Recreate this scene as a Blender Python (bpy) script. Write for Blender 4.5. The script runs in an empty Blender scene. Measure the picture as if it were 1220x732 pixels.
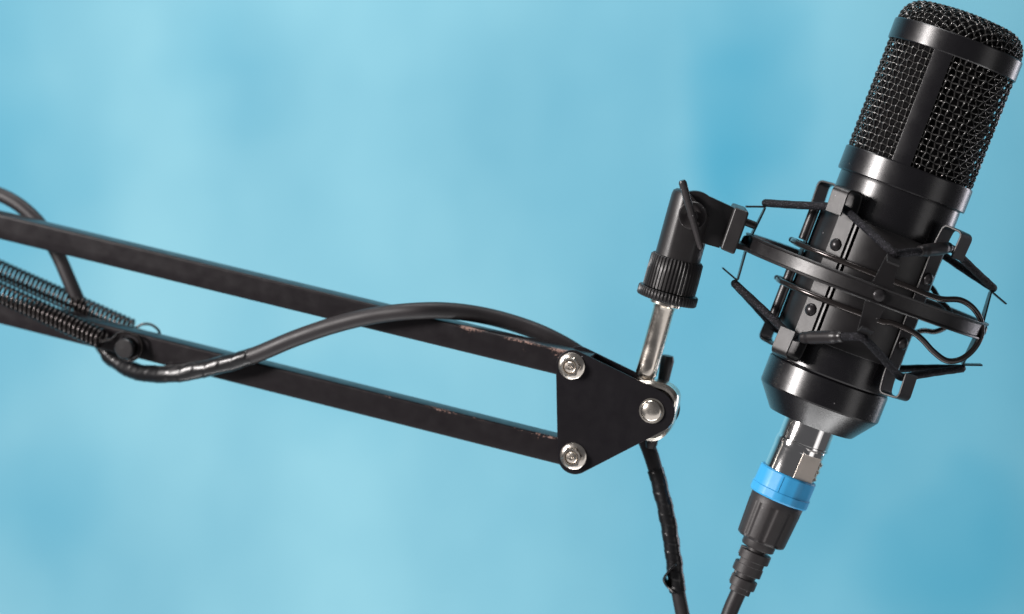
import bpy, math, random
from mathutils import Vector, Matrix, noise
random.seed(7)
S = 0.0003            # metres per modelling unit (the microphone body is 150 units = 45 mm across)
D = 2880.0            # camera distance, same units
PI = math.pi
sc = bpy.context.scene
col = sc.collection

# ------------------------------------------------------------------ frames
def P(px, py, d=0.0):
    k = 1 + d / D
    return Vector(((px - 610) * k, d, (366 - py) * k))

def frame(origin, up, lean=0.0, yref=Vector((0, 1, 0))):
    """Z along up, Y away from the viewer, X to the right"""
    z = up.normalized()
    y = (yref - z * yref.dot(z)).normalized()
    x = y.cross(z)
    m = Matrix((x, y, z)).transposed().to_4x4()
    m.translation = origin
    return m

def on_plane(F, px, py, w):
    """local coordinates of the sight-line's meeting point with the frame's plane y = w"""
    Fi = F.inverted()
    c = Fi @ Vector((0, -D, 0)); p = Fi @ P(px, py, 0)
    t = (w - c.y) / (p.y - c.y)
    return c + (p - c) * t

def on_cyl(F, px, py, R):
    Fi = F.inverted()
    c = Fi @ Vector((0, -D, 0)); p = Fi @ P(px, py, 0); q = p - c
    A = q.x**2 + q.y**2; B = 2*(c.x*q.x + c.y*q.y); Cc = c.x**2 + c.y**2 - R*R
    disc = B*B - 4*A*Cc
    t = (-B - math.sqrt(max(disc, 0))) / (2*A)
    return c + q*t

# ------------------------------------------------------------------ mesh helpers
class MB:
    def __init__(s): s.v = []; s.f = []
    def add(s, v, f):
        o = len(s.v); s.v += [Vector(p) for p in v]; s.f += [tuple(i + o for i in q) for q in f]
        return s

def catmull(pts, n=10, closed=False):
    pts = [Vector(p) for p in pts]; out = []
    N = len(pts)
    rng = range(N) if closed else range(N - 1)
    for i in rng:
        if closed:
            p0, p1, p2, p3 = pts[(i-1) % N], pts[i], pts[(i+1) % N], pts[(i+2) % N]
        else:
            p1, p2 = pts[i], pts[i+1]
            p0 = pts[i-1] if i > 0 else p1*2 - p2
            p3 = pts[i+2] if i + 2 < N else p2*2 - p1
        for k in range(n):
            t = k / n
            out.append(0.5*((2*p1) + (p2-p0)*t + (2*p0-5*p1+4*p2-p3)*t*t + (3*p1-p0-3*p2+p3)*t**3))
    if not closed: out.append(pts[-1])
    return out

def tube(mb, path, r, seg=12, closed=False, caps=True, rfun=None, flat=None):
    path = [Vector(p) for p in path]; n = len(path)
    tang = []
    for i in range(n):
        a = path[(i-1) % n] if (closed or i > 0) else path[i]
        b = path[(i+1) % n] if (closed or i < n-1) else path[i]
        tang.append((b - a).normalized())
    t0 = tang[0]; ref = Vector((0, 0, 1)) if abs(t0.z) < .9 else Vector((1, 0, 0))
    nrm = (ref - t0*ref.dot(t0)).normalized()
    V = []; Fc = []
    for i in range(n):
        t = tang[i]
        nrm = (nrm - t*nrm.dot(t)).normalized(); bi = t.cross(nrm)
        for k in range(seg):
            a = 2*PI*k/seg
            rr = rfun(i/(n-1), a) if rfun else r
            V.append(path[i] + (nrm*math.cos(a) + bi*math.sin(a))*rr)
    m = n if closed else n-1
    for i in range(m):
        for k in range(seg):
            a = i*seg + k; b = i*seg + (k+1) % seg
            c = ((i+1) % n)*seg + (k+1) % seg; d = ((i+1) % n)*seg + k
            Fc.append((a, d, c, b))
    if caps and not closed:
        Fc.append(tuple(range(seg))); Fc.append(tuple((n-1)*seg + k for k in reversed(range(seg))))
    mb.add(V, Fc); return mb

def lathe(mb, prof, seg=96, a0=0.0, a1=2*PI, rfun=None, axis='z', centre=(0, 0, 0)):
    full = abs(a1 - a0 - 2*PI) < 1e-6
    n = seg if full else seg + 1
    V = []; Fc = []
    for (r, z) in prof:
        for k in range(n):
            a = a0 + (a1-a0)*k/seg
            rr = rfun(r, a) if rfun else r
            if axis == 'z': p = (rr*math.sin(a), -rr*math.cos(a), z)      # angle 0 faces the viewer
            else: p = (rr*math.sin(a), z, rr*math.cos(a))
            V.append(Vector(p) + Vector(centre))
    for j in range(len(prof)-1):
        for k in range(seg):
            a = j*n + k; b = j*n + (k+1) % n; c = (j+1)*n + (k+1) % n; d = (j+1)*n + k
            Fc.append((a, b, c, d) if axis == 'z' else (a, d, c, b))
    mb.add(V, Fc); return mb

def shell(mb, R0, R1, z0, z1, a0, a1, seg=48):
    """closed piece of a thick pipe between two angles (0 faces the viewer)"""
    V = []; Fc = []
    for k in range(seg+1):
        a = a0 + (a1-a0)*k/seg
        for (r, z) in ((R0, z0), (R1, z0), (R1, z1), (R0, z1)):
            V.append((r*math.sin(a), -r*math.cos(a), z))
    for k in range(seg):
        b = 4*k
        for i in range(4):
            j = (i+1) % 4
            Fc.append((b+i, b+j, b+4+j, b+4+i))
    Fc.append((3, 2, 1, 0)); e = 4*seg; Fc.append((e, e+1, e+2, e+3))
    mb.add(V, Fc); return mb

def strip(mb, path, wdir, width, thick):
    """flat sheet-metal strip along a path; width may be a list"""
    path = [Vector(p) for p in path]; wd = Vector(wdir).normalized(); n = len(path)
    V = []; Fc = []
    for i in range(n):
        a = path[max(i-1, 0)]; b = path[min(i+1, n-1)]
        t = (b-a).normalized(); nn = t.cross(wd).normalized()
        w = width[i] if isinstance(width, (list, tuple)) else width
        for (s, q) in ((-1, -1), (1, -1), (1, 1), (-1, 1)):
            V.append(path[i] + wd*s*w/2 + nn*q*thick/2)
    for i in range(n-1):
        b = 4*i
        for k in range(4):
            j = (k+1) % 4
            Fc.append((b+k, b+4+k, b+4+j, b+j))
    Fc.append((0, 1, 2, 3)); e = 4*(n-1); Fc.append((e+3, e+2, e+1, e))
    mb.add(V, Fc); return mb

def fillet(pts, r, n=6):
    pts = [Vector(p) for p in pts]; out = [pts[0]]
    for i in range(1, len(pts)-1):
        p = pts[i]; a = (pts[i-1]-p); b = (pts[i+1]-p)
        rr = min(r, a.length*.49, b.length*.49)
        A = p + a.normalized()*rr; B = p + b.normalized()*rr
        for k in range(n+1):
            t = k/n; out.append(A*(1-t)**2 + p*2*t*(1-t) + B*t*t)
    out.append(pts[-1]); return out

def prism(mb, outline, y0, y1):
    """outline in the x-z plane, extruded along y"""
    n = len(outline); V = [(p[0], y0, p[1]) for p in outline] + [(p[0], y1, p[1]) for p in outline]
    Fc = [tuple(range(n)), tuple(reversed(range(n, 2*n)))]
    for k in range(n):
        j = (k+1) % n; Fc.append((k, k+n, j+n, j))
    mb.add(V, Fc); return mb

def hull_circles(cs, n=20):
    """outline round a set of circles (x, z, r)"""
    pts = []
    for (x, z, r) in cs:
        for k in range(n*4):
            a = 2*PI*k/(n*4); pts.append((x + r*math.cos(a), z + r*math.sin(a)))
    pts = sorted(set(pts))
    def half(ps):
        h = []
        for p in ps:
            while len(h) >= 2 and (h[-1][0]-h[-2][0])*(p[1]-h[-2][1]) - (h[-1][1]-h[-2][1])*(p[0]-h[-2][0]) <= 1e-7: h.pop()
            h.append(p)
        return h[:-1]
    return half(pts) + half(pts[::-1])

def box(mb, x0, x1, y0, y1, z0, z1):
    V = [(x, y, z) for x in (x0, x1) for y in (y0, y1) for z in (z0, z1)]
    mb.add(V, [(0, 1, 3, 2), (4, 6, 7, 5), (0, 4, 5, 1), (2, 3, 7, 6), (0, 2, 6, 4), (1, 5, 7, 3)]); return mb

def thing(name, F, label, cat, group=None):
    o = bpy.data.objects.new(name, None); col.objects.link(o)
    M = F.copy(); M.translation = F.translation*S
    o.matrix_world = M; o.empty_display_size = .02
    o['label'] = label; o['category'] = cat
    if group: o['group'] = group
    WORLD[o.name] = M
    return o
WORLD = {}

def obj(name, mb, mat, parent, F=None, bevel=0.0, angle=35, label=None, smooth=True):
    """links everything in mb as ONE mesh; coordinates are in frame F (or the world) in modelling units"""
    F = F or Matrix.Identity(4)
    root = parent
    M = WORLD[parent.name]
    Mi = M.inverted()
    me = bpy.data.meshes.new(name)
    me.from_pydata([Mi @ ((F @ v)*S) for v in mb.v], [], mb.f)
    me.validate(); me.update()
    import bmesh
    bm = bmesh.new(); bm.from_mesh(me); bmesh.ops.recalc_face_normals(bm, faces=bm.faces); bm.to_mesh(me); bm.free()
    o = bpy.data.objects.new(name, me); col.objects.link(o)
    o.parent = parent
    WORLD[o.name] = M
    me.materials.append(mat)
    if smooth:
        me.shade_smooth(); me.set_sharp_from_angle(angle=math.radians(angle))
    if bevel:
        b = o.modifiers.new('bevel', 'BEVEL'); b.width = bevel*S; b.segments = 2
        b.limit_method = 'ANGLE'; b.angle_limit = math.radians(40); b.harden_normals = True
    if label: o['label'] = label
    return o

# ------------------------------------------------------------------ materials
def mat(name, base, rough=.4, metal=0.0, bump=0.0, bscale=2500, spec=.5, rvar=0.0, coat=0.0, speck=0.0, stretch=None, dust=0.0, var=0.0):
    m = bpy.data.materials.new(name); m.use_nodes = True
    nt = m.node_tree; N = nt.nodes; L = nt.links; bs = N['Principled BSDF']
    bs.inputs['Base Color'].default_value = (*base, 1); bs.inputs['Roughness'].default_value = rough
    bs.inputs['Metallic'].default_value = metal; bs.inputs['Specular IOR Level'].default_value = spec
    bs.inputs['Coat Weight'].default_value = coat; bs.inputs['Coat Roughness'].default_value = .15
    tc = N.new('ShaderNodeTexCoord'); src = tc.outputs['Object']
    if stretch:
        mp = N.new('ShaderNodeMapping'); mp.inputs['Scale'].default_value = stretch; L.new(src, mp.inputs['Vector']); src = mp.outputs['Vector']
    if bump:
        nz = N.new('ShaderNodeTexNoise'); nz.inputs['Scale'].default_value = bscale; nz.inputs['Detail'].default_value = 4
        L.new(src, nz.inputs['Vector'])
        bp = N.new('ShaderNodeBump'); bp.inputs['Strength'].default_value = bump; bp.inputs['Distance'].default_value = .0002
        L.new(nz.outputs['Fac'], bp.inputs['Height']); L.new(bp.outputs['Normal'], bs.inputs['Normal'])
    if rvar:
        n2 = N.new('ShaderNodeTexNoise'); n2.inputs['Scale'].default_value = 160; n2.inputs['Detail'].default_value = 8
        n2.inputs['Roughness'].default_value = .7
        L.new(src, n2.inputs['Vector'])
        mr = N.new('ShaderNodeMapRange'); mr.inputs[1].default_value = .3; mr.inputs[2].default_value = .7
        mr.inputs[3].default_value = rough - rvar; mr.inputs[4].default_value = rough + rvar
        L.new(n2.outputs['Fac'], mr.inputs[0]); L.new(mr.outputs[0], bs.inputs['Roughness'])
    colsock = None
    if var:
        n4 = N.new('ShaderNodeTexNoise'); n4.inputs['Scale'].default_value = 90; n4.inputs['Detail'].default_value = 6
        L.new(src, n4.inputs['Vector'])
        mx = N.new('ShaderNodeMix'); mx.data_type = 'RGBA'
        L.new(n4.outputs['Fac'], mx.inputs[0])
        mx.inputs[6].default_value = (*[c*(1-var) for c in base], 1); mx.inputs[7].default_value = (*[c*(1+var) for c in base], 1)
        colsock = mx.outputs[2]; L.new(colsock, bs.inputs['Base Color'])
    if dust:      # fine pale lint specks
        n3 = N.new('ShaderNodeTexVoronoi'); n3.inputs['Scale'].default_value = 420; L.new(tc.outputs['Object'], n3.inputs['Vector'])
        lt = N.new('ShaderNodeMath'); lt.operation = 'LESS_THAN'; lt.inputs[1].default_value = .085
        L.new(n3.outputs['Distance'], lt.inputs[0])
        sel = N.new('ShaderNodeMath'); sel.operation = 'GREATER_THAN'; sel.inputs[1].default_value = 1-dust
        sp = N.new('ShaderNodeSeparateColor'); L.new(n3.outputs['Color'], sp.inputs[0]); L.new(sp.outputs[0], sel.inputs[0])
        mu = N.new('ShaderNodeMath'); mu.operation = 'MULTIPLY'; L.new(lt.outputs[0], mu.inputs[0]); L.new(sel.outputs[0], mu.inputs[1])
        mx = N.new('ShaderNodeMix'); mx.data_type = 'RGBA'; L.new(mu.outputs[0], mx.inputs[0])
        if colsock: L.new(colsock, mx.inputs[6])
        else: mx.inputs[6].default_value = (*base, 1)
        mx.inputs[7].default_value = (.25, .24, .25, 1); L.new(mx.outputs[2], bs.inputs['Base Color'])
    return m

M_body = mat('anodised_black', (.0045, .004, .0055), .265, 0, bump=.05, bscale=4000, spec=.8, rvar=.04, dust=.05)
M_band = mat('satin_black_band', (.0045, .004, .0055), .28, 0, bump=.07, bscale=4500, spec=.75, rvar=.04, dust=.05)
M_wire = mat('grille_wire', (.065, .063, .061), .17, .55, spec=.9)
M_core = mat('grille_lining', (.004, .004, .0045), .85, 0, bump=1.0, bscale=2600, spec=.12)
M_coat = mat('powder_coat', (.011, .010, .0108), .38, 0, bump=.16, bscale=3500, spec=.55, rvar=.06, dust=.1)
M_spring = mat('dark_spring_steel', (.045, .039, .038), .2, .7, bump=.05, spec=.6)
M_plate = mat('plate_paint', (.008, .0070, .0088), .36, 0, bump=.06, bscale=3000, spec=.25, rvar=.06, dust=.04)
M_chrome = mat('chrome', (.88, .87, .86), .1, 1, bump=.02, bscale=500, rvar=.04)
M_nickel = mat('worn_nickel', (.80, .74, .66), .22, 1, bump=.12, bscale=900, rvar=.1, var=.15)
M_shell = mat('satin_nickel_shell', (.74, .67, .60), .34, 1, bump=.1, bscale=1500, rvar=.06, var=.06)
M_lever = mat('worn_black_lever', (.035, .032, .033), .32, 0, bump=.5, bscale=500, rvar=.1, dust=.5)
M_joint = mat('satin_joint', (.018, .0165, .017), .38, 0, bump=.15, bscale=2600, spec=.5, rvar=.06, dust=.12)
M_boot = mat('soft_boot', (.026, .023, .024), .5, 0, bump=.2, bscale=1200, rvar=.08, var=.2, dust=.1)
M_zinc = mat('zinc_flange', (.84, .78, .70), .25, 1, bump=.12, bscale=900, rvar=.08)
M_plastic = mat('black_plastic', (.016, .014, .015), .38, 0, bump=.15, bscale=1600, rvar=.08, var=.2)
M_rubber = mat('matte_cable', (.017, .0145, .016), .5, 0, bump=.1, bscale=2200, rvar=.05, var=.12)
M_tape = mat('glossy_tape', (.005, .005, .006), .33, 0, bump=.25, bscale=200, spec=.6, stretch=(1, 1, 1))
M_blue = mat('blue_plastic', (.045, .37, .72), .45, 0, bump=.08, bscale=600, rvar=.06, var=.08)
M_dark = mat('dark_steel', (.03, .028, .03), .3, .4, bump=.1)

def elastic_mat():
    m = mat('elastic_cord', (.006, .0055, .008), .7, 0)
    nt = m.node_tree; N = nt.nodes; L = nt.links; bs = N['Principled BSDF']
    tc = N.new('ShaderNodeTexCoord')
    v = N.new('ShaderNodeTexVoronoi'); v.inputs['Scale'].default_value = 4000; L.new(tc.outputs['Object'], v.inputs['Vector'])
    bp = N.new('ShaderNodeBump'); bp.inputs['Strength'].default_value = .6; bp.inputs['Distance'].default_value = .0002
    L.new(v.outputs['Distance'], bp.inputs['Height']); L.new(bp.outputs['Normal'], bs.inputs['Normal'])
    r = N.new('ShaderNodeValToRGB'); r.color_ramp.elements[0].position = .88; r.color_ramp.elements[0].color = (.004, .004, .006, 1)
    r.color_ramp.elements[1].position = .95; r.color_ramp.elements[1].color = (.07, .065, .08, 1)
    s = N.new('ShaderNodeSeparateColor'); L.new(v.outputs['Color'], s.inputs[0]); L.new(s.outputs[1], r.inputs[0])
    L.new(r.outputs[0], bs.inputs['Base Color'])
    bs.inputs['Specular IOR Level'].default_value = .25
    return m
M_elastic = elastic_mat()

# ------------------------------------------------------------------ MICROPHONE
TILT = math.radians(5)
o_img = (1029.2, 340.6); t_img = (1142.4, 48.3)
O = P(*o_img, 0); T = P(*t_img, -27)
MF = frame(O, T - O)
def a_at(px, py):
    """height along the microphone's axis whose picture is nearest the given point"""
    best = None; lo, hi = -420.0, 420.0
    for k in range(4001):
        a = lo + (hi-lo)*k/4000
        p = MF @ Vector((0, 0, a)); q = D/(D + p.y)
        d = (610 + p.x*q - px)**2 + (366 - p.z*q - py)**2
        if best is None or d < best[0]: best = (d, a)
    return best[1]
A_bt, A_bb = a_at(1142.4, 48.3), a_at(1131.9, 71.3)
A_lt, A_lb = a_at(1082.9, 200.2), a_at(1072.6, 227)
A_seam, A_bev, A_rim = a_at(986.4, 446), a_at(974.3, 477), a_at(963.1, 502.8)
A_sock = a_at(954.5, 529.7)
print('AXIS', A_bt, A_bb, A_lt, A_lb, A_seam, A_bev, A_rim, A_sock)

mic = thing('microphone', MF, 'black condenser microphone with a wire mesh grille, tilted upright inside the shock mount', 'microphone')
RB = 79.3
# body
m = MB()
lathe(m, [(74, A_lb+2), (74.6, A_lb-1), (74.8, A_lb-4), (74.8, A_seam+3), (74, A_seam+1.2), (72.5, A_seam), (60, A_seam)])
obj('body', m, M_body, mic, MF, angle=12)
m = MB()
lathe(m, [(60, A_seam-.2), (73.4, A_seam-.2), (74.6, A_seam-1.4), (74.6, A_bev+1.2), (73.8, A_bev-.8), (54, A_rim+2), (52.2, A_rim), (40, A_rim-.4), (30, A_rim-.4), (0.1, A_rim-.4)])
obj('base_cap', m, M_body, mic, MF, angle=12)
m = MB()
lathe(m, [(70, A_lt+.5), (78.6, A_lt+.5), (RB, A_lt-1), (RB, A_lb+1.4), (78.4, A_lb), (73, A_lb)])
obj('band', m, M_band, mic, MF, angle=12)
m = MB()
lathe(m, [(70, A_bt), (78.4, A_bt), (RB, A_bt-1.2), (RB, A_bb+1.2), (78.4, A_bb), (70, A_bb)])
obj('band', m, M_band, mic, MF, angle=12)
m = MB()
lathe(m, [(0.1, A_lt-4), (69, A_lt-4), (69, A_bt+6), (66, A_bt+14), (56, A_bt+20), (30, A_bt+23), (.1, A_bt+23)], seg=64)
obj('grille_lining', m, M_core, mic, MF)
# woven wire side grille
RG = 75.4; NV = 64; z0, z1 = A_lt-2, A_bb+2; NH = 18
rw = 1.0; amp = 1.75
m = MB()
for i in range(NV):
    th = 2*PI*i/NV; pts = []
    n = NH*4
    for k in range(n+1):
        z = z0 + (z1-z0)*k/n
        ph = PI*k/4
        r = RG + amp*math.cos(ph)*(1 if i % 2 else -1)
        dth = .004*math.sin(i*7.1 + k*.13) + .0075*math.sin(PI*k/4 + PI/4)*(1 if i % 2 else -1)
        pts.append((r*math.sin(th+dth), -r*math.cos(th+dth), z))
    tube(m, pts, rw, seg=6, caps=False)
for j in range(NH):
    z = z0 + (z1-z0)*(j*4+0)/(NH*4)
    pts = []; n = NV*4
    for k in range(n):
        th = 2*PI*k/n
        r = RG - amp*math.cos(PI*k/4)*(-1 if j % 2 else 1)
        pts.append((r*math.sin(th), -r*math.cos(th), z + .35*math.sin(3*th + j) + .6*math.sin(PI*k/4 + PI/4)*(1 if j % 2 else -1)))
    tube(m, pts, rw, seg=6, closed=True)
# woven top: a flat weave stretched over the rounded crown
prof = []                                  # (radius, height) from the middle out
H = 31.0; rc = 24.0; RD = 74.5
for k in range(20):
    r = (RD-rc)*k/19; prof.append((r, A_bt + H - 4*(r/(RD-rc))**2))
for k in range(1, 13):
    a = PI/2*k/12; prof.append((RD-rc + rc*math.sin(a), A_bt + H - 4 - rc*(1-math.cos(a))))
prof.append((RD, A_bt-3))
arc = [0.0]
for k in range(1, len(prof)): arc.append(arc[-1] + math.dist(prof[k], prof[k-1]))
def crown(X, Y, off):
    s = math.hypot(X, Y)
    if s > arc[-1]: return None
    k = 1
    while arc[k] < s: k += 1
    t = (s-arc[k-1])/(arc[k]-arc[k-1]); r = prof[k-1][0]*(1-t) + prof[k][0]*t; z = prof[k-1][1]*(1-t) + prof[k][1]*t
    dr = prof[k][0]-prof[k-1][0]; dz = prof[k][1]-prof[k-1][1]; l = math.hypot(dr, dz)
    nr, nz = -dz/l, dr/l
    r += nr*off; z += nz*off
    th = math.atan2(Y, X) + .75
    return (r*math.cos(th), r*math.sin(th), z)
pt = 7.8; K = int(arc[-1]/pt)+1
m2 = MB()
for fam in (0, 1):
    for i in range(-K, K+1):
        run = []
        for k in range(-K*4, K*4+1):
            off = amp*math.cos(PI*k/4)*(1 if (i % 2) ^ fam else -1)
            X, Y = (i*pt, k*pt/4) if fam == 0 else (k*pt/4, i*pt)
            p = crown(X, Y, off)
            if p is None:
                if len(run) > 3: tube(m2, run, rw, seg=6, caps=False)
                run = []
            else: run.append(p)
        if len(run) > 3: tube(m2, run, rw, seg=6, caps=False)
obj('side_grille', m, M_wire, mic, MF, angle=80)
obj('top_grille', m2, M_wire, mic, MF, angle=80)
# flat rib that joins the two bands
pl = on_cyl(MF, 1113.2, 58.5, 78.5); pr = on_cyl(MF, 1135.4, 66.5, 78.5)
al, ar = math.atan2(pl.x, -pl.y), math.atan2(pr.x, -pr.y)
for da in (0, PI):
    m = MB(); shell(m, 72, 78.4, A_lt-1, A_bb+1, al+da, ar+da, seg=12)
    obj('rib', m, M_band, mic, MF, bevel=.5)
# socket
m = MB()
lathe(m, [(24, A_rim+2), (31, A_rim+2), (31, A_sock+4), (31.8, A_sock+3.2), (31.8, A_sock+1), (31, A_sock+.4), (25, A_sock)])
obj('socket', m, M_chrome, mic, MF, angle=25)

# ------------------------------------------------------------------ SHOCK MOUNT
sm = thing('shock_mount', MF, 'black metal ring cradle strung with elastic cord, gripping the microphone and fixed to a swivel', 'shock mount')
RR = 150.0
# outer ring: a channel with raised lips
m = MB()
hh = 10.2
lathe(m, [(RR-1, -hh), (RR+2.6, -hh), (RR+3.3, -hh+.8), (RR+2.9, -hh+2.4), (RR+.4, -hh+3.6), (RR+.4, hh-3.6), (RR+2.9, hh-2.4), (RR+3.3, hh-.8), (RR+2.6, hh), (RR-1, hh), (RR-2.2, hh-1), (RR-2.2, -hh+1), (RR-1, -hh)], seg=160)
obj('ring', m, M_coat, sm, MF, angle=18)
# inner clamp sleeves
g = math.radians
for (a, b) in ((-84, -31), (-28.6, 58), (124, 149), (151.4, 262)):
    m = MB(); shell(m, 78.2, 80.4, -77, 71, g(a), g(b), seg=40)
    obj('clamp_sleeve', m, M_coat, sm, MF, bevel=.5)
# rolled hinge edges of the sleeves
for ang in (-88,):
    m = MB(); x, y = 88*math.sin(g(ang)), -88*math.cos(g(ang))
    for (za, zb) in ((-72, -12), (26, 66)):
        tube(m, [(x, y, za), (x, y, za+1), (x, y, zb-1), (x, y, zb)], 6, seg=16, rfun=lambda t, a: 6 if 0.001 < t < .999 else 5)
    shell(m, 84.5, 86.5, -74, 68, g(ang-9), g(ang+9), seg=8)
    obj('hinge_edge', m, M_coat, sm, MF)
# four upright straps ending in hooks
def strap(angd):
    root = MB(); th = g(angd)
    rad = Vector((math.sin(th), -math.cos(th), 0)); tan = Vector((math.cos(th), math.sin(th), 0))
    def q(r, z): return rad*r + Vector((0, 0, z))
    pth = fillet([q(111, 68), q(113, 99), q(85, 101), q(81.8, 80), q(81.8, -86), q(85, -108), q(113, -106), q(111, -75)], 7, 6)
    strip(root, pth, tan, 23, 2.6)
    o = obj('strap', root, M_coat, sm, MF, bevel=.7)
    for z in (35, -46):
        r = MB(); c = q(83, z)
        F2 = Matrix((tan, rad, Vector((0, 0, 1)))).transposed().to_4x4(); F2.translation = c
        lathe(r, [(7.6, 0), (7.6, 1), (7.2, 2.4), (6, 4), (4, 5.2), (2, 5.8), (.05, 6)], seg=32, axis='y')
        r.v = [F2 @ v for v in r.v]
        rv = obj('rivet', r, M_dark, o, MF)
    return o
ANG = (-42, 45, 138, -135)
for a in ANG: strap(a)
# four hook brackets riveted inside the outer ring
def bracket(angd):
    root = MB(); th = g(angd)
    rad = Vector((math.sin(th), -math.cos(th), 0)); tan = Vector((math.cos(th), math.sin(th), 0))
    def q(r, z, t=0): return rad*r + tan*t + Vector((0, 0, z))
    base = [q(RR+15, 39), q(RR-7, 47), q(RR-6, 36), q(RR-3.6, 12), q(RR-3.6, -12), q(RR-6, -36), q(RR-7, -47), q(RR+15, -39)]
    pth = fillet(base, 3, 4); w = []
    for p in pth:
        h = abs(p.z); rr = (p.dot(rad))
        w.append(24 - 9*min(1, max(0, (h-12)/33)) if rr < RR else 15)
    strip(root, pth, tan, w, 2.0)
    o = obj('hook_bracket', root, M_coat, sm, MF, bevel=.5)
    r = MB()
    F2 = Matrix((tan, rad, Vector((0, 0, 1)))).transposed().to_4x4(); F2.translation = q(RR+.6, 0)
    lathe(r, [(7.2, 0), (7.2, 1.5), (6.6, 3.4), (5, 4.6), (.05, 5.2)], seg=32, axis='y')
    r.v = [F2 @ v for v in r.v]
    obj('rivet', r, M_dark, o, MF)
BR = (0, 90, 180, 270)
for a in BR: bracket(a)
# elastic loops
def polar(R, angd, z): th = g(angd); return Vector((R*math.sin(th), -R*math.cos(th), z))
def loop_pts(sg):
    """corner points of one elastic loop, each turned round the metal it hangs on"""
    pts = []; seq = []
    hz = 80 if sg > 0 else -87
    tz = 50 if sg > 0 else -50
    order = [(-90, 't'), (-42, 'h'), (0, 't'), (45, 'h'), (90, 't'), (138, 'h'), (180, 't'), (225, 'h')]
    for (a, k) in order: seq.append(polar(RR-2, a, tz) if k == 't' else polar(98, a, hz - sg*2 - (6 if abs(a) > 90 else -1)))
    n = len(seq)
    for i in range(n):
        p = seq[i]; a = seq[i-1]-p; b = seq[(i+1) % n]-p
        r = 9 if order[i][1] == 't' else 10
        A = p + a.normalized()*r; B = p + b.normalized()*r
        # straight run into the corner, then a tight bend
        for k in range(5):
            t = k/4; pts.append(A*(1-t)**2 + p*2*t*(1-t) + B*t*t)
        nx = seq[(i+1) % n]; B2 = nx + (p-nx).normalized()*9
        for k in range(1, 14):
            t = k/14; s = B.lerp(B2, t)
            s += Vector((0, 0, -sg*0.6))*math.sin(PI*t)
            pts.append(s)
    return pts, seq
for sg in (1, -1):
    pts, seq = loop_pts(sg)
    m = MB(); tube(m, pts, 4.7, seg=14, closed=True, rfun=lambda t, a: 4.7 + .08*math.sin(7*a + t*900) + .15*math.sin(t*260))
    obj('elastic_cord', m, M_elastic, sm, MF, angle=80)
    # crimp sleeve on the loop
    i, j = (2, 3) if sg > 0 else (1, 2)
    a, b = seq[i], seq[j]
    if sg > 0: c0, c1 = a.lerp(b, .42), a.lerp(b, .97)
    else: c0, c1 = a.lerp(b, .13), a.lerp(b, .72)
    m = MB()
    rf = lambda t, a: (6.6 if t < .18 or t > .8 else 7.6) + .25*math.sin(2*a) - (1.3 if t < .01 or t > .99 else 0)
    tube(m, [c0.lerp(c1, k/24) for k in range(25)], 6.5, seg=20, rfun=rf)
    obj('crimp_sleeve', m, M_plastic, sm, MF, angle=40)
# sprung wire grips
def mw(px, py, w): return on_plane(MF, px, py, w)
up = [(-94, -4, 21), (-99, -14, 21), (-93, -40, 20), (-70, -68, 20), (-30, -87, 19.5), (20, -90, 19)]
rt = [mw(1085, 343, -90), mw(1103, 350.5, -87), mw(1122, 356.5, -82), mw(1143, 357.5, -74), mw(1158, 366, -66), mw(1168, 381, -60), mw(1169, 399, -58), mw(1160, 416, -60), mw(1145, 428, -66), mw(1128, 430, -72), mw(1112, 419, -78), mw(1099, 405, -84), mw(1086, 395, -88), mw(1062, 385, -90)]
lo = [(20, -90, -29), (-30, -87, -29), (-70, -68, -29), (-93, -40, -28.5), (-99, -14, -28), (-94, -4, -28)]
full = [Vector(p) for p in up] + rt + [Vector(p) for p in lo]
pth = catmull(full, 8)
m = MB(); tube(m, pth, 3.6, seg=12)
obj('wire_grip', m, M_spring, sm, MF, angle=80)
back = [Vector((p.x*(0.86 if p.x > 60 else 1), -p.y, p.z*(.62 if p.x > 110 else 1))) for p in full]
m = MB(); tube(m, catmull(back, 8), 3.3, seg=12)
obj('wire_grip', m, M_spring, sm, MF, angle=80)

# swivel joint
d8 = math.tan(math.radians(8))
So = P(796.5, 347.4, 0); St = P(824.6, 245, -106*d8)
SF = frame(So, St - So)
def sw(px, py, w): return on_plane(SF, px, py, w)
m = MB()
sv = obj_parts = None
pz = sw(824, 254, 0)                      # pivot centre
NZ = sw(807.4, 307.5, 0).z
# body barrel with flattened fork top
lathe(m, [(20, NZ-2), (27.4, NZ-2), (27.4, pz.z-10), (27.2, pz.z+17), (26.2, pz.z+21.5), (23, pz.z+23.8), (.1, pz.z+24.5)], seg=64)
m.v = [Vector((v.x, max(-24, v.y) if v.z > pz.z-30 else v.y, min(v.z, pz.z+24 - .75*max(0, v.x+8)) if v.z > pz.z-10 else v.z)) for v in m.v]
swb = obj('swivel_body', m, M_joint, sm, SF, angle=35)
# rounded eye of the link in front and behind
def circ(cx, cz, r, a0, a1, n=24): return [(cx + r*math.cos(a0+(a1-a0)*k/n), cz + r*math.sin(a0+(a1-a0)*k/n)) for k in range(n+1)]
e = pz
LT = sw(874, 247.5, -12); LB = sw(857, 295.5, -12)
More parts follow.
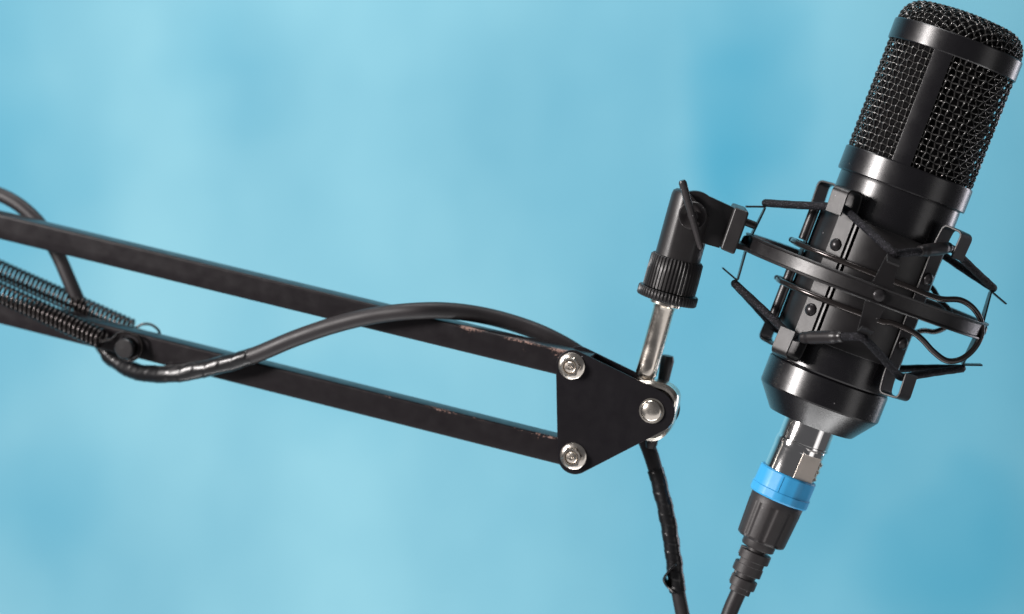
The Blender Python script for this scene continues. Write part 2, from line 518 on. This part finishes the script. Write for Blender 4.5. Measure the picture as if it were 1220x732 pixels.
# the arm that leaves the eye, thinner than the eye
m = MB()
n1 = sw(846, 234.5, -12); n2 = sw(841, 291, -12)
out = circ(e.x+2, e.z, 27, g(250), g(45), 24)
out = [(p[0], p[1]) for p in circ(e.x+2.5, e.z+1, 27, g(62), g(285), 30)]
out = out + [(n2.x, n2.z), (LB.x, LB.z), (LT.x, LT.z), (n1.x, n1.z)]
prism(m, out, -15, -4)
link = obj('swivel_link', m, M_coat, sm, SF, bevel=1.8)
m = MB(); prism(m, [(n2.x+2, n2.z+5), (LB.x+1, LB.z+3), (LT.x+1, LT.z-3), (n1.x, n1.z-4)], -4, 18)
obj('link_web', m, M_coat, link, SF, bevel=1)
# end flange
m = MB()
f1 = sw(875, 246, -20); f2 = sw(892, 252, -20); f3 = sw(874, 302.5, -20); f4 = sw(857.5, 296, -20)
f5 = sw(883, 278, -20)
prism(m, [(f1.x, f1.z), (f2.x, f2.z), (sw(887, 268, -20).x, sw(887, 268, -20).z), (sw(879, 290, -20).x, sw(879, 290, -20).z), (f3.x, f3.z), (f4.x, f4.z)], -33, 30)
# the block is saddle-shaped: its near face falls away towards the swivel
m.v = [Vector((v.x, v.y + (3.5 if v.y < 0 and v.x < (f1.x+f2.x)/2 + (v.z-f1.z)*(f4.x-f1.x)/(f4.z-f1.z) else 0), v.z)) for v in m.v]
fl = obj('clamp_block', m, M_joint, link, SF, bevel=2.6)
fl.modifiers['bevel'].segments = 3
m = MB()
p0, p1 = sw(884, 263, -20), sw(901, 269.5, -20)
tube(m, [p0, p0.lerp(p1, .5), p0.lerp(p1, .93), p1], 5, seg=16, rfun=lambda t, a: 4.6 if t < .99 else 3)
q0, q1 = sw(872, 291, -20), sw(893, 297.5, -20)
prism(m, [(q0.x, q0.z+5), (q0.x, q0.z-4), (q1.x, q1.z-2), (q1.x+1, q1.z+2)], -27, 20)
obj('clamp_lip', m, M_joint, fl, SF, bevel=.8)
# pivot screw and its lever
m = MB(); lathe(m, [(16.6, 4), (16.6, -5), (15.8, -6), (14.4, -5.4), (11.5, -3.4), (8, -1.4), (4, -.1), (.05, .4)], seg=48, axis='y', centre=(e.x, -26.5, e.z))
pv = obj('pivot_screw', m, M_lever, swb, SF, angle=25)
m = MB()
l0, l1 = sw(812.5, 215, -40), sw(835.5, 297, -40)
l0.y = -42; l1.y = -36
lc = l0.lerp(l1, .5)
pp = [l0.lerp(l1, k/30) for k in range(31)]
def lever_r(t, a):
    r = 4.9 - 1.2*t
    if t < .02: r *= .72
    if t > .98: r *= .7
    return r*(1 + .08*noise.noise(Vector((t*30, a, 0))))
tube(m, pp, 5, seg=16, rfun=lever_r)
tube(m, [(e.x, -28, e.z), (e.x, -38, e.z)], 6, seg=24)
obj('lever', m, M_lever, pv, SF, angle=50)
# knurled nut
def knurl(n, depth, seg):
    def f(r, a):
        s = math.sin(n*a)
        return r + (depth if s > .25 else -depth if s < -.25 else depth*s*4) * (1 if r > 28 else 0)
    return f
m = MB()
lathe(m, [(20, NZ+.5), (28.5, NZ+.5), (31, NZ-2), (31.4, NZ-20), (31.4, 2.5), (27, 1.8)], seg=44*8, rfun=knurl(44, .8, 0))
nut = obj('knurled_nut', m, M_joint, sm, SF, angle=50)
m = MB()
lathe(m, [(27, 1.2), (34.6, 1.2), (35.8, 0), (35.8, -9), (34.6, -10.6), (20, -11.5), (.1, -11.5)], seg=52*8, rfun=knurl(52, .8, 0))
obj('lock_ring', m, M_joint, nut, SF, angle=50)

# ------------------------------------------------------------------ BOOM ARM
d0 = 0.0
a0_, a1_ = P(0, 386.3, d0+158), P(660, 552.5, d0)
ex = (a1_ - a0_).normalized()
y0_ = Vector((0, 1, 0)); y0_ = (y0_ - ex*y0_.dot(ex)).normalized()
ez = ex.cross(y0_)
rot = Matrix.Rotation(math.radians(9.5), 3, ex)
cand = rot @ ez
if cand.y > 0: rot = Matrix.Rotation(-math.radians(9.5), 3, ex)
ey = rot @ y0_; ez = rot @ ez
AFm = Matrix((ex, ey, ez)).transposed().to_4x4(); AFm.translation = P(776, 490, -6)
AF = AFm
def ap(px, py, w=0): return on_plane(AF, px, py, w)
arm = thing('boom_arm', AF, 'black scissor boom arm of two parallel square bars with springs and a triangular end plate', 'boom arm')

# bars
def chipped_paint():
    m = mat('bar_paint', (.0105, .0086, .010), .34, 0, bump=.08, bscale=3000, spec=.32, rvar=.07)
    nt = m.node_tree; N = nt.nodes; L = nt.links; bs = N['Principled BSDF']
    at = N.new('ShaderNodeAttribute'); at.attribute_name = 'edge'
    tc = N.new('ShaderNodeTexCoord')
    nz = N.new('ShaderNodeTexNoise'); nz.inputs['Scale'].default_value = 1500; nz.inputs['Detail'].default_value = 8; nz.inputs['Roughness'].default_value = .75
    L.new(tc.outputs['Object'], nz.inputs['Vector'])
    n2 = N.new('ShaderNodeTexNoise'); n2.inputs['Scale'].default_value = 75; n2.inputs['Detail'].default_value = 2
    L.new(tc.outputs['Object'], n2.inputs['Vector'])
    ad = N.new('ShaderNodeMath'); ad.operation = 'MULTIPLY_ADD'; L.new(n2.outputs['Fac'], ad.inputs[0]); ad.inputs[1].default_value = .75; L.new(nz.outputs['Fac'], ad.inputs[2])
    a2 = N.new('ShaderNodeMath'); a2.operation = 'MULTIPLY_ADD'; L.new(at.outputs['Fac'], a2.inputs[0]); a2.inputs[1].default_value = .42; L.new(ad.outputs[0], a2.inputs[2])
    rp = N.new('ShaderNodeValToRGB'); rp.color_ramp.elements[0].position = 1.345/1.6; rp.color_ramp.elements[1].position = 1.39/1.6
    dv = N.new('ShaderNodeMath'); dv.operation = 'DIVIDE'; dv.inputs[1].default_value = 1.6; L.new(a2.outputs[0], dv.inputs[0]); L.new(dv.outputs[0], rp.inputs[0])
    mx = N.new('ShaderNodeMix'); mx.data_type = 'RGBA'; L.new(rp.outputs[0], mx.inputs[0])
    mx.inputs[6].default_value = (.0105, .0086, .010, 1); mx.inputs[7].default_value = (.30, .19, .16, 1)
    L.new(mx.outputs[2], bs.inputs['Base Color'])
    return m
M_bar = chipped_paint()
def bar(name, zt, zb, x1, x0=-1500):
    # a rounded square bar with rows of vertices so the worn upper edge can carry its own attribute
    r = 2.2; secn = []
    y0, y1 = 3.4, 34.4
    for (cy, cz, a_) in ((y0+r, zt-r, 90), (y1-r, zt-r, 0), (y1-r, zb+r, -90), (y0+r, zb+r, -180)):
        for k in range(4):
            a = g(a_ + 90 - 30*k) if True else 0
            secn.append((cy + r*math.cos(a), cz + r*math.sin(a)))
    mid = []
    # extra rows on the front face
    for t in (.08, .2, .6): mid.append((y0, (zb+r) + (zt-zb-2*r)*(1-t)))
    secn = secn + mid[::-1]
    n = len(secn); xs = [x0, x0+300, x0+600] + [x0+600+(x1-x0-600)*k/60 for k in range(1, 61)]
    V = [(x, s[0], s[1]) for x in xs for s in secn]; Fc = []
    for i in range(len(xs)-1):
        for k in range(n):
            j = (k+1) % n; Fc.append((i*n+k, i*n+j, (i+1)*n+j, (i+1)*n+k))
    Fc.append(tuple(range(n))); Fc.append(tuple((len(xs)-1)*n+k for k in reversed(range(n))))
    m = MB(); m.add(V, Fc)
    o = obj(name, m, M_bar, arm, AF, angle=60)
    at = o.data.attributes.new('edge', 'FLOAT', 'POINT')
    for i, v in enumerate(m.v):
        worn = 1.03 if v.z > zt-3.2 and v.y < 8 else .72 if v.z > zt-9 and v.y < 8 else .5 if v.y < 8 else .0
        f = max(0, min(1, (v.x+700)/480))
        at.data[i].value = worn*f
    return o
zt_list = [(ap(x, y, 3.4).z) for (x, y) in ((0, 257.5), (320, 330), (640, 411))]
zb_list = [(ap(x, y, 3.4).z) for (x, y) in ((0, 285.5), (320, 362.8), (640, 441.5))]
lt_list = [(ap(x, y, 3.4).z) for (x, y) in ((320, 436), (640, 516))]
lb_list = [(ap(x, y, 3.4).z) for (x, y) in ((0, 386.3), (320, 466.6), (640, 547.5))]
print('BARS', zt_list, zb_list, lt_list, lb_list)
zt = sum(zt_list)/3; zb = sum(zb_list)/3; ltz = sum(lt_list)/2; lbz = sum(lb_list)/3
xe = ap(704, 420, 3.4).x
bar('bar', zt, zb, xe); bar('bar', ltz, lbz, xe)
print('xe', xe, 'ztop', zt, zb, ltz, lbz)
# plates
c1 = ap(682, 437.5); c2 = ap(684.5, 545); c3 = ap(777.5, 490.5)
m = MB(); prism(m, hull_circles([(c1.x, c1.z, 20.5), (c2.x, c2.z, 21), (c3.x, c3.z, 26.5)]), 0, 3)
plate = obj('end_plate', m, M_plate, arm, AF, bevel=.9)
m = MB(); prism(m, hull_circles([(c1.x, c1.z, 20.5), (c2.x, c2.z, 21), (c3.x, c3.z, 26.5)]), 35, 38)
obj('end_plate', m, M_plate, arm, AF, bevel=.9)
def flange_nut(cx, cz):
    m = MB()
    lathe(m, [(16, -.2), (16.2, -1.4), (15, -2.6), (12.6, -3.6), (11, -4.2)], seg=48, axis='y', centre=(cx, 0, cz))
    fl = obj('flange_nut', m, M_zinc, arm, AF, angle=30)
    m = MB()
    hx = [(cx + 12.4*math.cos(g(60*k+15)), cz + 12.4*math.sin(g(60*k+15))) for k in range(6)]
    V = []; n = 6
    def ringv(r, y, cnt=48, hexa=True):
        o = []
        for k in range(cnt):
            a = 2*PI*k/cnt
            if hexa:
                b = ((a - g(15)) % (PI/3)) - PI/6; rr = r*math.cos(PI/6)/math.cos(b)
            else: rr = r
            o.append((cx + rr*math.cos(a), y, cz + rr*math.sin(a)))
        return o
    rings = [ringv(12.6, -2.2), ringv(12.6, -10), ringv(10.9, -11.6, hexa=False), ringv(8.4, -11.6, hexa=False), ringv(7.6, -10, hexa=False), ringv(7.4, -6, hexa=False)]
    for r_ in rings: V += r_
    Fc = []
    for i in range(len(rings)-1):
        for k in range(48):
            j = (k+1) % 48; Fc.append((i*48+k, i*48+j, (i+1)*48+j, (i+1)*48+k))
    m.add(V, Fc); obj('hex', m, M_zinc, fl, AF, angle=25)
    m = MB(); lathe(m, [(7.2, -5), (7.2, -11), (5.8, -12.8), (3.4, -13.3), (2.6, -12), (.05, -10.6)], seg=32, axis='y', centre=(cx, 0, cz))
    obj('bolt_end', m, M_zinc, fl, AF, angle=30)
n1_ = ap(680.5, 436.5, -3); n2_ = ap(682.5, 544, -3)
flange_nut(n1_.x, n1_.z); flange_nut(n2_.x, n2_.z)
rv = ap(776, 490, -3)
m = MB(); lathe(m, [(15, -.2), (15.2, -1), (13.4, -1.2)], seg=40, axis='y', centre=(rv.x, 0, rv.z)); 
lathe(m, [(13.2, -.4), (13.2, -2.5), (12.6, -4.4), (10.4, -6.2), (7, -7.4), (3, -8), (.05, -8.1)], seg=48, axis='y', centre=(rv.x, 0, rv.z))
obj('rivet', m, M_nickel, arm, AF, angle=40)

# upright post and its bracket between the plates
PB = sw(771, 449, 0).z
m = MB()
lathe(m, [(.1, -11), (9, -11), (17.5, -11.6), (19, -13), (19, -16), (14, -18.5), (12.8, -22), (12.8, PB+14), (12.8, PB+4), (11.6, PB+1), (9.5, PB-2), (9.5, PB-9), (14, PB-11), (14, PB-18)], seg=56)
post = obj('post', m, M_nickel, arm, SF, angle=30)
# looped bracket: a strap bent into a rounded square seen from the side
def apz(px, py): 
    q = ap(px, py, 18); return q
o_pts = [apz(757, 456), apz(772, 452.5), apz(786, 454), apz(799, 459), apz(807.5, 468), apz(808.5, 479), apz(805, 495), apz(800, 510), apz(791, 520), apz(779, 524), apz(764, 519), apz(755, 505), apz(752, 480)]
ctr = sum((p for p in o_pts), Vector())/len(o_pts)
outer = catmull(o_pts, 8, closed=True)
inner = [ctr + (p-ctr)*.80 for p in outer]
m = MB(); n = len(outer); V = []
lay = [(outer, 4.5, .90), (outer, 8.5, 1.01), (outer, 30, 1.0), (outer, 33, .93)]
for (L_, y, s) in lay: V += [Vector(((ctr + (p-ctr)*s).x, y, (ctr + (p-ctr)*s).z)) for p in L_]
for (L_, y) in ((inner, 33), (inner, 4.5)): V += [Vector((p.x, y, p.z)) for p in L_]
Fc = []
for i in range(6):
    j = (i+1) % 6
    for k in range(n):
        l = (k+1) % n; Fc.append((i*n+k, i*n+l, j*n+l, j*n+k))
m.add(V, Fc)
obj('bracket', m, M_zinc, post, AF, angle=40)
# inner cheek of the bracket, dished
m = MB(); prism(m, [((ctr+(p-ctr)*.81).x, (ctr+(p-ctr)*.81).z) for p in outer], 13, 25)
obj('bracket_core', m, M_zinc, post, AF, bevel=2)
# wing nut behind
w0, w1 = ap(796, 424, 52), ap(775, 534, 52)
m = MB()
pp = [w0.lerp(w1, k/20) for k in range(21)]
prof_w = [(p.x, p.z) for p in []]
tube(m, pp, 9, seg=16, rfun=lambda t, a: (9 - 2.5*math.sin(PI*t))*(1 if .03 < t < .97 else .75)*(1 if t < .8 else 1-.9*(t-.8)))
lathe(m, [(9, 38.5), (9, 42), (9, 50), (8, 60), (.1, 61)], seg=32, axis='y', centre=((w0.x+w1.x)/2, 0, (w0.z+w1.z)/2))
obj('wing_nut', m, M_plastic, arm, AF, angle=50)
# springs: one on the near side of the lower bar, one on the far side
def helix(p0, p1, R, pitch, wire, seg=7):
    p0, p1 = Vector(p0), Vector(p1); ax = (p1-p0); Ln = ax.length; ax.normalize()
    ref = Vector((0, 1, 0)); e1 = (ref-ax*ref.dot(ax)).normalized(); e2 = ax.cross(e1)
    n = int(Ln/pitch*18); pts = []
    for k in range(n+1):
        t = k/n; a = 2*PI*Ln*t/pitch
        pts.append(p0 + ax*Ln*t + (e1*math.cos(a) + e2*math.sin(a))*R)
    return pts
def spring(pa, pb, w, hook):
    A_ = ap(*pa, w); B_ = ap(*pb, w)
    far = A_ + (A_-B_)*1.2
    m = MB(); tube(m, helix(far, B_, 11.6, 6.4, 1.6), 2.0, seg=7)
    dr = (B_-far).normalized()
    hk = [ap(px, py, ww) for (px, py, ww) in hook]
    hk = [B_ + Vector((0, -11.6, 0)) + dr*1] + hk
    tube(m, catmull(hk, 8), 1.7, seg=7)
    obj('spring', m, M_spring, arm, AF, angle=80)
spring((0, 349), (122, 405), -13, [(133, 404, -20), (140, 398, -10), (152, 396.5, -6), (165, 402, -6), (169, 413, -6), (164, 426, -6), (152, 430, -6), (141, 425, -6)])
spring((0, 322), (156, 392), 50, [(163, 390, 42), (170, 386.5, 42), (180, 387, 42), (189, 394, 42), (190, 404, 42), (182, 412, 44)])
# pin through the lower bar
pn = ap(152, 414, -8)
m = MB(); lathe(m, [(9.5, 62), (9.5, -14), (12, -14), (12.4, -15), (12.4, -20), (11.4, -21.6), (.05, -22)], seg=40, axis='y', centre=(pn.x, 0, pn.z))
obj('spring_pin', m, M_coat, arm, AF, angle=30)
m = MB(); lathe(m, [(15.5, 3), (16, 2), (16, -3), (15, -4), (12, -4)], seg=40, axis='y', centre=(pn.x, 0, pn.z))
obj('washer', m, M_dark, arm, AF, angle=30)

# ------------------------------------------------------------------ CABLE ALONG THE ARM
cb = thing('arm_cable', AF, 'matte black cable arching over the boom arm and hanging below its end plate', 'cable')
cpts = [(-260, 330, 60), (-160, 262, 60), (-80, 228, 60), (-25, 226, 58), (14, 239, 56), (46, 266, 54), (68, 302, 52), (84, 338, 50), (99, 372, 50), (116, 404, 48), (138, 430, 36), (168, 444, 12), (205, 446, -8), (250, 438, -13), (300, 424.5, -14), (350, 404, -14), (400, 387, -13), (450, 375.5, -12), (500, 370.5, -9), (540, 371, 12), (580, 377, 34), (620, 388, 48), (655, 402, 54), (690, 422, 62), (722, 450, 68), (750, 487, 70), (768, 523, 66), (779, 553, 60), (789, 590, 56), (797, 628, 54), (802, 662, 52), (806, 695, 50), (813, 730, 48), (824, 790, 46), (850, 880, 46)]
cw = [AF @ ap(x, y, w) for (x, y, w) in cpts]
path = catmull(cw, 12)
def crad(t, a):
    i = t*(len(cpts)-1)
    base = 9.3 if i < 8 else 10.3 if i < 24 else 8.6
    if 8 <= i < 12: base = 8.6 + 1.7*(i-8)/4
    if 22 <= i < 30: base = 10.3 - 1.7*(i-22)/8
    return base + .5*noise.noise(Vector((t*60, math.cos(a), math.sin(a)))) if i > 26 else base
m = MB(); tube(m, path, 10, seg=24, rfun=crad)
obj('cord', m, M_rubber, cb, None, angle=80)
def wrap(i0, i1, r, rough, seed, mt=None):
    seg_ = path[int(i0*12):int(i1*12)+1]
    seg_ = catmull(seg_[::2] if len(seg_) % 2 else seg_[::2]+[seg_[-1]], 8)
    n = len(seg_)
    def rf(t, a):
        ridge = (t*n/31 + a/(2*PI)) % 1.0
        rr = r + rough*noise.noise(Vector((math.cos(a)*1.1+seed, math.sin(a)*1.1, t*n*.045))) + (.55 if ridge > .5 else 0)
        rr += .18*rough*noise.noise(Vector((math.cos(a)*3+seed, math.sin(a)*3, t*n*.2)))
        if t < .001 or t > .999: rr = 8.2
        return rr
    m = MB(); tube(m, seg_, r, seg=28, rfun=rf)
    return obj('tape', m, M_tape, cb, None, angle=50, label=None)
wrap(9.6, 14.05, 10.6, 1.0, 3.3)
wrap(27.2, 31.4, 9.8, .8, 8.3)  # tape run longer than needed; its black also stands in for shade on the cable
# loose torn end of the tape on the hanging run
f0 = ap(795, 684, 44)
m = MB()
strip(m, catmull([ap(806, 672, 40), ap(799, 678, 38), ap(792, 688, 40), ap(795, 696, 44), ap(803, 704, 40)], 6), (0, 1, 0), 16, 2.4)
obj('tape_end', m, M_tape, cb, AF, bevel=.5)

# ------------------------------------------------------------------ MICROPHONE CABLE
xt = P(954.5, 529.7, 17); xb = P(883.4, 697.3, 17+182*math.tan(TILT))
XF = frame(xt, xt - xb)
def xz(px, py): return on_plane(XF, px, py, 0).z
mc = thing('microphone_cable', XF, 'black cable with a blue banded metal plug pushed into the foot of the microphone', 'cable')
zb0 = xz(938.7, 564.5); zb1 = xz(926.3, 594.2); zk = xz(903.5, 643.4); zs = xz(883.4, 697.3)
def flatcut(r, a):
    # angle 0 faces the viewer; a machined flat on the right-hand front
    d = math.cos(a - g(33))
    return min(r, 27.2/d) if d > .5 else r
m = MB()
lathe(m, [(20, 3), (29, 3), (31, 1), (31.2, -1), (31.2, -6), (31, -7), (30.8, -8), (30.8, zb0-4), (25, zb0-6)], seg=160, rfun=lambda r, a: flatcut(r, a) if r > 30.5 and r < 31.1 else r)
shl = obj('plug_shell', m, M_chrome, mc, XF, angle=20)
m = MB(); box(m, -14.8, 14.8, -27.7, -26, zb0-3, -3.5)
Rz = Matrix.Rotation(g(33), 4, 'Z'); m.v = [Rz @ v for v in m.v]
obj('brushed_flat', m, M_shell, shl, XF, bevel=.25)
m = MB()
F3 = MB()
for k in range(5):
    th0, th1 = g(66), g(98)
    shell(m, 29, 33.6 if k % 2 == 0 else 32.4, -34+k*4.6, -34+k*4.6+3.8, th0, th1, seg=10)
shell(m, 28, 31.6, -36, -10, g(68), g(96), seg=10)
obj('latch', m, M_nickel, shl, XF, bevel=.6)
def octo(r, a):
    if r < 32: return r
    b = ((a + g(10)) % (PI/5)) - PI/10
    return min(r, (r*.985)/math.cos(b))
m = MB()
lathe(m, [(28, zb0+1), (34, zb0+1), (35.4, zb0-.6), (35.6, zb0-21), (36.8, zb0-22), (36.8, zb1+2), (35.5, zb1), (28, zb1)], seg=160, rfun=octo)
sm_ = MB(); box(sm_, -.7, .7, -36.2, -34.6, zb1+3, zb0-1.4)
Rz = Matrix.Rotation(g(-14), 4, 'Z'); sm_.v = [Rz @ v for v in sm_.v]; m.add(sm_.v, sm_.f)
obj('colour_ring', m, M_blue, mc, XF, angle=18)
def groove(r, a):
    if r < 27: return r
    s = math.cos(9*a + .6)
    return r - 1.7*max(0, s-.35)/.65
m = MB()
lathe(m, [(27, zb1-.3), (31.8, zb1-.3), (32.6, zb1-2), (32.4, zb1-9)], seg=144)
n0 = 10
prf = [(32.4, zb1-9)] + [(32.4 - 2.2*k/n0, zb1-11 - (zb1-11-(zk+4))*k/n0) for k in range(n0+1)]
lathe(m, prf, seg=144, rfun=groove)
lathe(m, [(30.2, zk+4), (29.6, zk+1.5), (27, zk), (10, zk)], seg=144, rfun=lambda r, a: groove(r, a) if r > 29.9 else r)
obj('boot', m, M_boot, mc, XF, angle=50)
# strain relief with staggered cut-outs
m = MB()
L0 = zk+1; L1 = zs-2
lathe(m, [(20.5, L0), (20.5, L0-9), (19.5, L0-11), (9.6, L0-11)], seg=48)
tube(m, [(0, 0, L0-5), (0, 0, L1)], 12, seg=24)
k = 0; z = L0-15; rr = 20.2
while z > L1+7:
    a0 = g(-70 if k % 2 == 0 else 110)
    shell(m, 8, rr, z-11.5, z, a0, a0+g(315), seg=44)
    shell(m, 8, rr-.5, z-18, z-5, a0+g(15), a0+g(120), seg=16)
    z -= 17.5; rr -= 1.6; k += 1
obj('strain_relief', m, M_boot, mc, XF, bevel=.9)
m = MB()
e0 = XF @ Vector((0, 0, L1+14)); e1 = XF @ Vector((0, 0, L1-6))
tube(m, catmull([e0, e1, P(867.5, 735, 36), P(846, 800, 40), P(820, 900, 44)], 10), 9.6, seg=24)
obj('cord', m, M_rubber, mc, None, angle=80)

# ------------------------------------------------------------------ BACKDROP
def backdrop():
    BX, BZ, Y0 = 7500, 4600, 3900
    nx, nz = 150, 60; V = []; Fc = []
    for j in range(nz+1):
        for i in range(nx+1):
            x = -BX + 2*BX*i/nx; z = -BZ + 2*BZ*j/nz
            y = Y0 + 60*noise.noise(Vector((x/900, z/2600, .3))) + 16*noise.noise(Vector((x/260, z/1100, 4.3)))
            V.append(Vector((x, y, z))*S)
    for j in range(nz):
        for i in range(nx):
            a = j*(nx+1)+i; Fc.append((a, a+1, a+nx+2, a+nx+1))
    me = bpy.data.meshes.new('backdrop'); me.from_pydata(V, [], Fc); me.shade_smooth()
    o = bpy.data.objects.new('backdrop', me); col.objects.link(o)
    o['kind'] = 'structure'; o['label'] = 'softly mottled pale blue backdrop far behind the microphone'
    m = bpy.data.materials.new('mottled_blue'); m.use_nodes = True
    nt = m.node_tree; N = nt.nodes; L = nt.links; bs = N['Principled BSDF']
    bs.inputs['Roughness'].default_value = .85; bs.inputs['Specular IOR Level'].default_value = .2
    tc = N.new('ShaderNodeTexCoord'); mp = N.new('ShaderNodeMapping'); mp.inputs['Scale'].default_value = (1.6, 1, 1.0)
    L.new(tc.outputs['Object'], mp.inputs['Vector'])
    nz1 = N.new('ShaderNodeTexNoise'); nz1.inputs['Scale'].default_value = 3.2; nz1.inputs['Detail'].default_value = 5; nz1.inputs['Roughness'].default_value = .5
    L.new(mp.outputs['Vector'], nz1.inputs['Vector'])
    r = N.new('ShaderNodeValToRGB'); r.color_ramp.elements[0].position = .36; r.color_ramp.elements[0].color = BACK_A
    r.color_ramp.elements[1].position = .66; r.color_ramp.elements[1].color = BACK_B
    L.new(nz1.outputs['Fac'], r.inputs[0])
    # broad soft-edged patches of deeper blue at fixed spots on the backdrop
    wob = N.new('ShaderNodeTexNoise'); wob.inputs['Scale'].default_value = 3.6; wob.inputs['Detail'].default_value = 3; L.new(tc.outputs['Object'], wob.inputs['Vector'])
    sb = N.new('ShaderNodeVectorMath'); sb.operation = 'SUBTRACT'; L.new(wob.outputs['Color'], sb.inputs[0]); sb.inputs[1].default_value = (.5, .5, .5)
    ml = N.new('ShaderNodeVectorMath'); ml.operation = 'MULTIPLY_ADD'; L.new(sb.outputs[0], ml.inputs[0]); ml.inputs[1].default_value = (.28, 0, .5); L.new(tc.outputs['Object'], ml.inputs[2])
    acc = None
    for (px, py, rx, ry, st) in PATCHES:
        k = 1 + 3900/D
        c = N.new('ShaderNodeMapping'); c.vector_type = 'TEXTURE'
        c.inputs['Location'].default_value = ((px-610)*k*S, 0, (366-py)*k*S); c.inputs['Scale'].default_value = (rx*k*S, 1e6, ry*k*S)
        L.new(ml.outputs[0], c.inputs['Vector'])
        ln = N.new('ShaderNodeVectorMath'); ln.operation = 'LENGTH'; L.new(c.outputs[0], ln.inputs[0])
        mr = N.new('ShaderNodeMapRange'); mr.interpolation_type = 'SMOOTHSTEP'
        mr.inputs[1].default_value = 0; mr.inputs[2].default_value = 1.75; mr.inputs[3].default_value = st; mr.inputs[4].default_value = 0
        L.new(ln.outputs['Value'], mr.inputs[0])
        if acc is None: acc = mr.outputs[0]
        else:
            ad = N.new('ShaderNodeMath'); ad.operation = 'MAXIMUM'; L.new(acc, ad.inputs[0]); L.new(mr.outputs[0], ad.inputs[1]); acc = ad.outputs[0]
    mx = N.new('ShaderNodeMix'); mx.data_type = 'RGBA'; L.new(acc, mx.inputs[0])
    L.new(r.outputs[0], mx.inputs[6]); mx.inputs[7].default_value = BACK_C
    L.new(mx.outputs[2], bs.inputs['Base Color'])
    o.data.materials.append(m)
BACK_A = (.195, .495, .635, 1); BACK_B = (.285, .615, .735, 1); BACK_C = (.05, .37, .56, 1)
PATCHES = [(885, 110, 85, 260, .8), (950, 330, 90, 170, .55), (1180, 620, 170, 170, .75), (1040, 420, 420, 540, .48),
           (-30, 140, 90, 220, .5), (10, 590, 120, 160, .3), (250, 40, 120, 60, .2), (420, 470, 160, 70, .2), (700, 620, 120, 120, .22),
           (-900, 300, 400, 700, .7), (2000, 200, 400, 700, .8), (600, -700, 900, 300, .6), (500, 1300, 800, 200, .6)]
backdrop()

# ------------------------------------------------------------------ LIGHT, WORLD, CAMERA
w = bpy.data.worlds.new('World'); sc.world = w; w.use_nodes = True
w.node_tree.nodes['Background'].inputs[0].default_value = (.95, .95, 1, 1)
w.node_tree.nodes['Background'].inputs[1].default_value = .09
def area(name, loc, target, sx, sy, power, color=(1, 1, 1)):
    l = bpy.data.lights.new(name, 'AREA'); l.shape = 'RECTANGLE'; l.size = sx; l.size_y = sy; l.energy = power; l.color = color
    o = bpy.data.objects.new(name, l); col.objects.link(o); o.location = loc
    o.rotation_euler = (Vector(target)-Vector(loc)).to_track_quat('-Z', 'Y').to_euler()
    return o
area('key_light', (-1.0, -.60, .36), (.05, 0, 0), .27, .32, 24, (1, .95, .93))
area('fill_light', (1.05, -.75, -.4), (.12, 0, 0), .5, .6, .65, (1, .97, .96))
area('bounce_light', (.1, -.45, -1.0), (.1, 0, 0), 2.6, 1.4, 7.0, (1, .97, .97))
area('rim_light', (.85, .55, -.05), (.1, 0, 0), .16, .5, 1.6, (1, .93, 1))
area('backdrop_light', (-.05, .05, 1.35), (0, 1.17, .1), 1.2, .3, 14.5, (1, 1, 1))
area('backdrop_light', (-.05, .05, -1.35), (0, 1.17, -.1), 1.2, .3, 9.5, (1, 1, 1))

cam = bpy.data.cameras.new('camera'); co = bpy.data.objects.new('camera', cam); col.objects.link(co)
co.location = (0, -D*S, 0); co.rotation_euler = (PI/2, 0, 0)
cam.sensor_width = 36; cam.lens = 36*D/1220
cam.clip_start = .01; cam.clip_end = 50
cam.dof.use_dof = True; cam.dof.focus_distance = (D-55)*S; cam.dof.aperture_fstop = 6.3
sc.camera = co
sc.view_settings.view_transform = 'Standard'; sc.view_settings.look = 'None'
sc.view_settings.exposure = 0; sc.view_settings.gamma = 1
